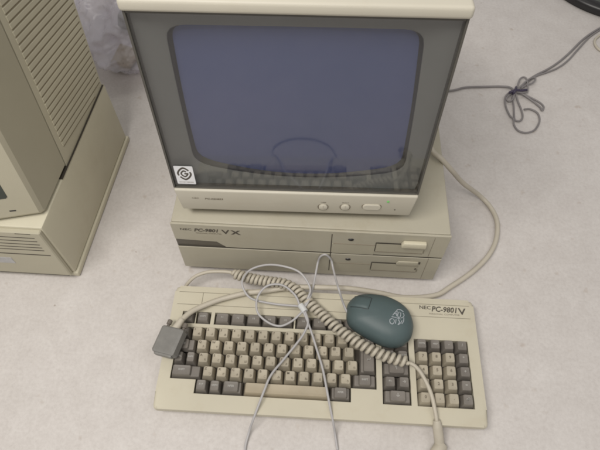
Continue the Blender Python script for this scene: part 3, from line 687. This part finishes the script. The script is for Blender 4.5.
# ================================================================== POWER CORD
pc = thing('power_cord', 'thin dark grey power cord tied in a bundle on the floor right of the monitor', 'cord', (0.58, 0.64, 0))
pw = [(0.3996, 0.6303, 0.004), (0.4552, 0.6415, 0.003), (0.4837, 0.652, 0.003), (0.5184, 0.6559, 0.003), (0.5566, 0.6591, 0.003), (0.5733, 0.6539, 0.006), (0.5781, 0.639, 0.011)]
loops = [
 [(0.5774, 0.6369, 0.012), (0.5724, 0.6264, 0.008), (0.5739, 0.6069, 0.004), (0.5705, 0.5754, 0.003), (0.5709, 0.5654, 0.003), (0.5798, 0.5641, 0.003), (0.5869, 0.5754, 0.003), (0.5875, 0.5947, 0.003), (0.5837, 0.6159, 0.005), (0.5791, 0.635, 0.012)],
 [(0.5808, 0.6371, 0.012), (0.5967, 0.6337, 0.007), (0.6129, 0.6205, 0.004), (0.6252, 0.6053, 0.003), (0.6286, 0.5952, 0.003), (0.6333, 0.6057, 0.003), (0.6275, 0.6177, 0.003), (0.6088, 0.6298, 0.005), (0.5897, 0.636, 0.009), (0.5791, 0.6369, 0.013)],
 [(0.5769, 0.6358, 0.013), (0.5664, 0.6337, 0.009), (0.5591, 0.623, 0.006), (0.5578, 0.6013, 0.004), (0.5619, 0.5766, 0.004), (0.5672, 0.5669, 0.005), (0.5665, 0.5544, 0.003), (0.5718, 0.5388, 0.003), (0.5863, 0.5335, 0.003), (0.6046, 0.5424, 0.003), (0.618, 0.5663, 0.003), (0.6179, 0.5872, 0.003), (0.6053, 0.5976, 0.003), (0.5925, 0.5949, 0.004)],
 [(0.5762, 0.6357, 0.013), (0.5685, 0.6299, 0.009), (0.5605, 0.619, 0.008), (0.5652, 0.6128, 0.007), (0.5718, 0.6167, 0.009), (0.5768, 0.631, 0.013)],
 [(0.5824, 0.6391, 0.012), (0.5896, 0.6604, 0.009), (0.5987, 0.6801, 0.008), (0.6076, 0.6836, 0.008), (0.6108, 0.6747, 0.008), (0.6085, 0.6556, 0.009), (0.605, 0.6408, 0.008), (0.5915, 0.6349, 0.011), (0.5801, 0.635, 0.013)],
 [(0.5823, 0.6381, 0.012), (0.5976, 0.6589, 0.009), (0.6127, 0.6757, 0.009), (0.6251, 0.6835, 0.009), (0.6283, 0.6786, 0.009), (0.6198, 0.6672, 0.008), (0.6064, 0.6605, 0.008), (0.594, 0.6478, 0.01)]]
p2 = [(0.5957, 0.654, 0.008), (0.6146, 0.6783, 0.005), (0.6354, 0.698, 0.003), (0.6595, 0.7149, 0.003), (0.6804, 0.7319, 0.003), (0.7025, 0.7534, 0.003), (0.7261, 0.7799, 0.003), (0.7557, 0.8153, 0.003), (0.7843, 0.8435, 0.003), (0.8165, 0.869, 0.003), (0.8633, 0.9044, 0.003)]
p3 = [(0.6144, 0.6754, 0.004), (0.6349, 0.6949, 0.003), (0.6618, 0.7088, 0.003), (0.6858, 0.7237, 0.003), (0.7122, 0.7486, 0.003), (0.7419, 0.7864, 0.003), (0.7775, 0.8303, 0.003), (0.815, 0.8629, 0.003), (0.8613, 0.8969, 0.003)]
b = MB(); b.tube(spline(pw, 8), 0.0022, 8)
for l in loops: b.tube(spline(l, 8), 0.0018, 8)
b.tube(spline(p2, 8), 0.0022, 8); b.tube(spline(p3, 8), 0.0018, 8)
pcm = b.build('cord', M['cord_dark'], pc, smooth=180, world=True)
b = MB(); b.tube(spline([(0.5665, 0.6314, 0.012), (0.5717, 0.6317, 0.0165), (0.5803, 0.6351, 0.0165), (0.5912, 0.638, 0.0135), (0.6037, 0.6434, 0.011)], 6), 0.0026, 8)
b.tube(spline([(0.5738, 0.6315, 0.006), (0.5746, 0.629, 0.0165), (0.5787, 0.6379, 0.0165), (0.586, 0.6545, 0.007)], 6), 0.0026, 8)
b.build('twist_tie', M['tie'], pcm, smooth=180, world=True)

# ================================================================== LEFT COMPUTER: base and monitor
LX, LY, LYAW, LH, LD = -0.1855, 0.1830, R(-2.6), 0.1417, 0.290
base = thing('desktop_computer', 'old beige computer base with slotted front, under the vented monitor at the left edge', 'computer', (LX, LY, 0), (0, 0, LYAW))
LWD = 0.36
b = MB()
b.hexa([(-LWD, -0.012), (0.0, 0.0), (0.0, LD), (-LWD, LD)], [(-LWD, -0.014), (-0.002, -0.001), (-0.002, LD), (-LWD, LD)], 0.012, LH, 0.003, 2)
b.build('case', M['olive'], base, smooth=40)
b = MB(); b.hexa([(-LWD, -0.013), (0.0035, -0.0015), (0.0035, LD+0.003), (-LWD, LD+0.003)], [(-LWD, -0.013), (0.0035, -0.0015), (0.0035, LD+0.003), (-LWD, LD+0.003)], 0.0, 0.0114, 0.0025, 2)
b.build('plinth', M['olive'], base, smooth=40)
# front plate with slots; it stands a little proud
fx = lambda x: -0.004 + (-0.013)*(-x/LWD)*1.0 - 0.0006
def fbar(x0, x1, z0, z1, d0, d1, bev=0.0):
    b.prismv([(x0, fx(x0)-d1, z0), (x1, fx(x1)-d1, z0), (x1, fx(x1)-d1, z1), (x0, fx(x0)-d1, z1)], (0, d1-d0+0.0001, 0), bev, 1)
b = MB(); fbar(-LWD, -0.004, 0.0130, LH-0.003, -0.004, 0.0035, 0.0015)
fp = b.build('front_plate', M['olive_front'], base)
b = MB()
for z in (0.1255, 0.1165, 0.1075, 0.099, 0.091): fbar(-LWD+0.01, -0.016, z-0.0008, z+0.0008, 0.0, 0.0037)
b.build('slots', M['groove'], fp)
b = MB(); fbar(-LWD, -0.012, 0.0765, 0.0785, 0.0, 0.0038); b.build('shadow_gap', M['groove'], fp)
b = MB(); fbar(-LWD, -0.006, 0.0150, 0.0158, 0.0, 0.0038); fbar(-0.040, -0.018, 0.1352, 0.1362, 0.0, 0.0038); b.build('seam', M['groove'], fp)
b = MB(); fbar(-0.16, -0.078, 0.047, 0.064, 0.0, 0.0040); lb = b.build('label_plate', M['labelgrey'], fp)
# monitor: leaning cabinet, bowed bezel in front of a seam, slanted vents behind it
lm = thing('vented_monitor', 'old beige monitor with slanted side vents, on the base at the left edge', 'monitor', (LX, LY, LH), (0, 0, LYAW))
def sl(y0, z): return y0 + (z-0.15)*math.tan(R(6.3))     # leaning line
OFF = -0.0045
def lring(z, yb0, yb1, xr, grow=0.0):
    return [(-LWD+0.01, sl(yb0-0.045, z), z-LH), (-0.16, sl(yb0-0.04, z), z-LH), (-0.065+xr, sl(yb0-0.0195, z), z-LH), (xr-0.004, sl(yb0-0.0015, z), z-LH), (xr, sl(yb0+0.004, z), z-LH), (xr, sl(yb1, z), z-LH), (-LWD+0.01, sl(yb1, z), z-LH)]
b = MB(); b.loft([lring(0.1475, 0.0225, 0.1085, OFF), lring(0.152, 0.020, 0.1085, OFF), lring(0.52, 0.020, 0.1085, OFF)])
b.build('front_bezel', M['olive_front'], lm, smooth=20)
b = MB(); b.loft([[(-LWD+0.01, sl(0.1110, z), z-LH), (OFF, sl(0.1110, z), z-LH), (OFF, sl(0.285, z), z-LH), (OFF-0.012, sl(0.297, z), z-LH), (-LWD+0.01, sl(0.297, z), z-LH)] for z in (0.1425, 0.52)])
cab = b.build('cabinet', M['olive'], lm, smooth=20)
b = MB(); b.loft([[(-LWD+0.02, sl(0.1080, z), z-LH), (OFF-0.003, sl(0.1080, z), z-LH), (OFF-0.003, sl(0.1115, z), z-LH), (-LWD+0.02, sl(0.1115, z), z-LH)] for z in (0.148, 0.515)])
b.build('seam', M['groove'], lm)
b = MB(); b.box(OFF-0.004, OFF+0.0026, 0.085, 0.286, 0.0002, 0.0010); b.build('gap_shade_strip', M['groove'], lm)  # dark strip laid on the base top, shade under the cabinet put into colour
# vent louvres: raised slats with shadow slots between them, one mesh
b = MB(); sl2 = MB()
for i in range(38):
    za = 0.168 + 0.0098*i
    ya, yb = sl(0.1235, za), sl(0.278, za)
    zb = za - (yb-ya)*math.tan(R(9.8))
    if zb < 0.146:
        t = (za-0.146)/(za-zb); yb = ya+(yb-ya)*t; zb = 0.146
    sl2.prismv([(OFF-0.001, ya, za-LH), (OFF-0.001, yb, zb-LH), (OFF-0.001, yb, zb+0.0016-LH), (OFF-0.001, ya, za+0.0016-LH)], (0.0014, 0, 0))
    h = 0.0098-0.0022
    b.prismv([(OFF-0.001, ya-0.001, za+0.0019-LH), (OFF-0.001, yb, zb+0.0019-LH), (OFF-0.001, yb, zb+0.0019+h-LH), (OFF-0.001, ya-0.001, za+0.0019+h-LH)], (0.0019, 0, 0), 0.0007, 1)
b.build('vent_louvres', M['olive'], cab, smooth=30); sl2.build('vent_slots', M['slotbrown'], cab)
# screen corner and the little slot on the bezel front
b = MB()
def bz(x, z, d): # point on the bowed front
    if x > -0.065+OFF: y = -0.0015 + (x-OFF+0.004)*(0.018/0.061)
    elif x > -0.16: y = -0.0195 + (x+0.065-OFF)*(0.0205/0.095)
    else: y = -0.04
    return (x, sl(0.020+y, z)-d, z-LH)
b.prismv([bz(-0.0695, 0.1875, 0.0006), bz(-0.0375, 0.1875, 0.0006), bz(-0.0350, 0.190, 0.0006), bz(-0.0350, 0.46, 0.0006), bz(-0.0695, 0.46, 0.0006)], (0, 0.0014, 0)); b.prismv([bz(-0.33, 0.1875, 0.0006), bz(-0.16, 0.1875, 0.0006), bz(-0.0696, 0.1875, 0.0006), bz(-0.0696, 0.46, 0.0006), bz(-0.16, 0.46, 0.0006), bz(-0.33, 0.46, 0.0006)], (0, 0.0014, 0)); b.build('screen', M['greendark'], lm)
b = MB(); b.prismv([bz(-0.0425, 0.1617, 0.0004), bz(-0.0345, 0.1612, 0.0004), bz(-0.0345, 0.1632, 0.0004), bz(-0.0425, 0.1637, 0.0004)], (0, 0.001, 0)); b.build('slot', M['black'], lm)

# ================================================================== PLASTIC BAG
bag = thing('plastic_bag', 'crumpled clear plastic bag on the floor behind the left monitor', 'bag', (-0.20, 0.79, 0))
b = MB(); bmesh.ops.create_icosphere(b.bm, subdivisions=6, radius=1.0)
for v in b.bm.verts:
    n = v.co.normalized()
    m_ = Vector((n.x*1.5+n.y*0.5, n.y*1.0, n.z*0.9)); ridge = lambda q: 1-2*abs(noise.noise(q))
    d = 1.0 + 0.20*noise.noise(n*1.7) + 0.11*ridge(m_*2.2+Vector((4, 2, 1))) + 0.075*ridge(m_*4.3+Vector((1, 7, 3))) + 0.03*ridge(m_*9.0+Vector((5, 3, 8)))
    p = Vector((n.x*0.115, n.y*0.150, n.z*0.070))*d
    p.z = max(p.z+0.060, 0.002 + 0.004*abs(noise.noise(n*9)))
    v.co = p + Vector((0.0, 0.0, 0.0))
b.build('wrapping', M['bag'], bag, smooth=180)
b = MB(); b.hexa([(-0.052, -0.128), (-0.012, -0.135), (0.005, -0.08), (-0.045, -0.06)], [(-0.052, -0.128), (-0.012, -0.135), (0.005, -0.08), (-0.045, -0.06)], 0.006, 0.018, 0.002); b.build('packet', M['brown'], bag)
b = MB(); b.hexa([(-0.07, 0.0), (0.05, -0.01), (0.06, 0.07), (-0.06, 0.09)], [(-0.06, 0.0), (0.04, 0.0), (0.05, 0.07), (-0.05, 0.09)], 0.006, 0.045, 0.008); b.build('inner_packet', M['conn'], bag)

# ================================================================== things at the right edge
rb = thing('round_base', 'black rimmed round base with dark green middle, top right corner of the floor', 'base', (0.905, 1.075, 0))
b = MB(); b.lathe([(0.185, 0.0), (0.193, 0.004), (0.195, 0.014), (0.190, 0.022), (0.176, 0.024), (0.168, 0.020), (0.165, 0.014)], (0, 0, 0), (0, 0, 1), 72); b.build('rim', M['black'], rb, smooth=50)
b = MB(); b.lathe([(0.166, 0.008), (0.164, 0.015), (0.12, 0.024), (0.06, 0.034), (0.03, 0.04), (0.0, 0.04)], (0, 0, 0), (0, 0, 1), 48); b.build('middle', M['greendark'], rb, smooth=180)
b = MB(); b.tube(spline([(0.90, 0.83, 0.003), (0.82, 0.842, 0.003), (0.789, 0.825, 0.003), (0.782, 0.800, 0.003), (0.795, 0.780, 0.003), (0.84, 0.772, 0.003), (0.92, 0.77, 0.003)], 8), 0.0026, 8)
tag(b.build('pale_cord', M['cord_beige'], None, smooth=180), 'pale thin cord curving on the floor at the right edge', 'cord')
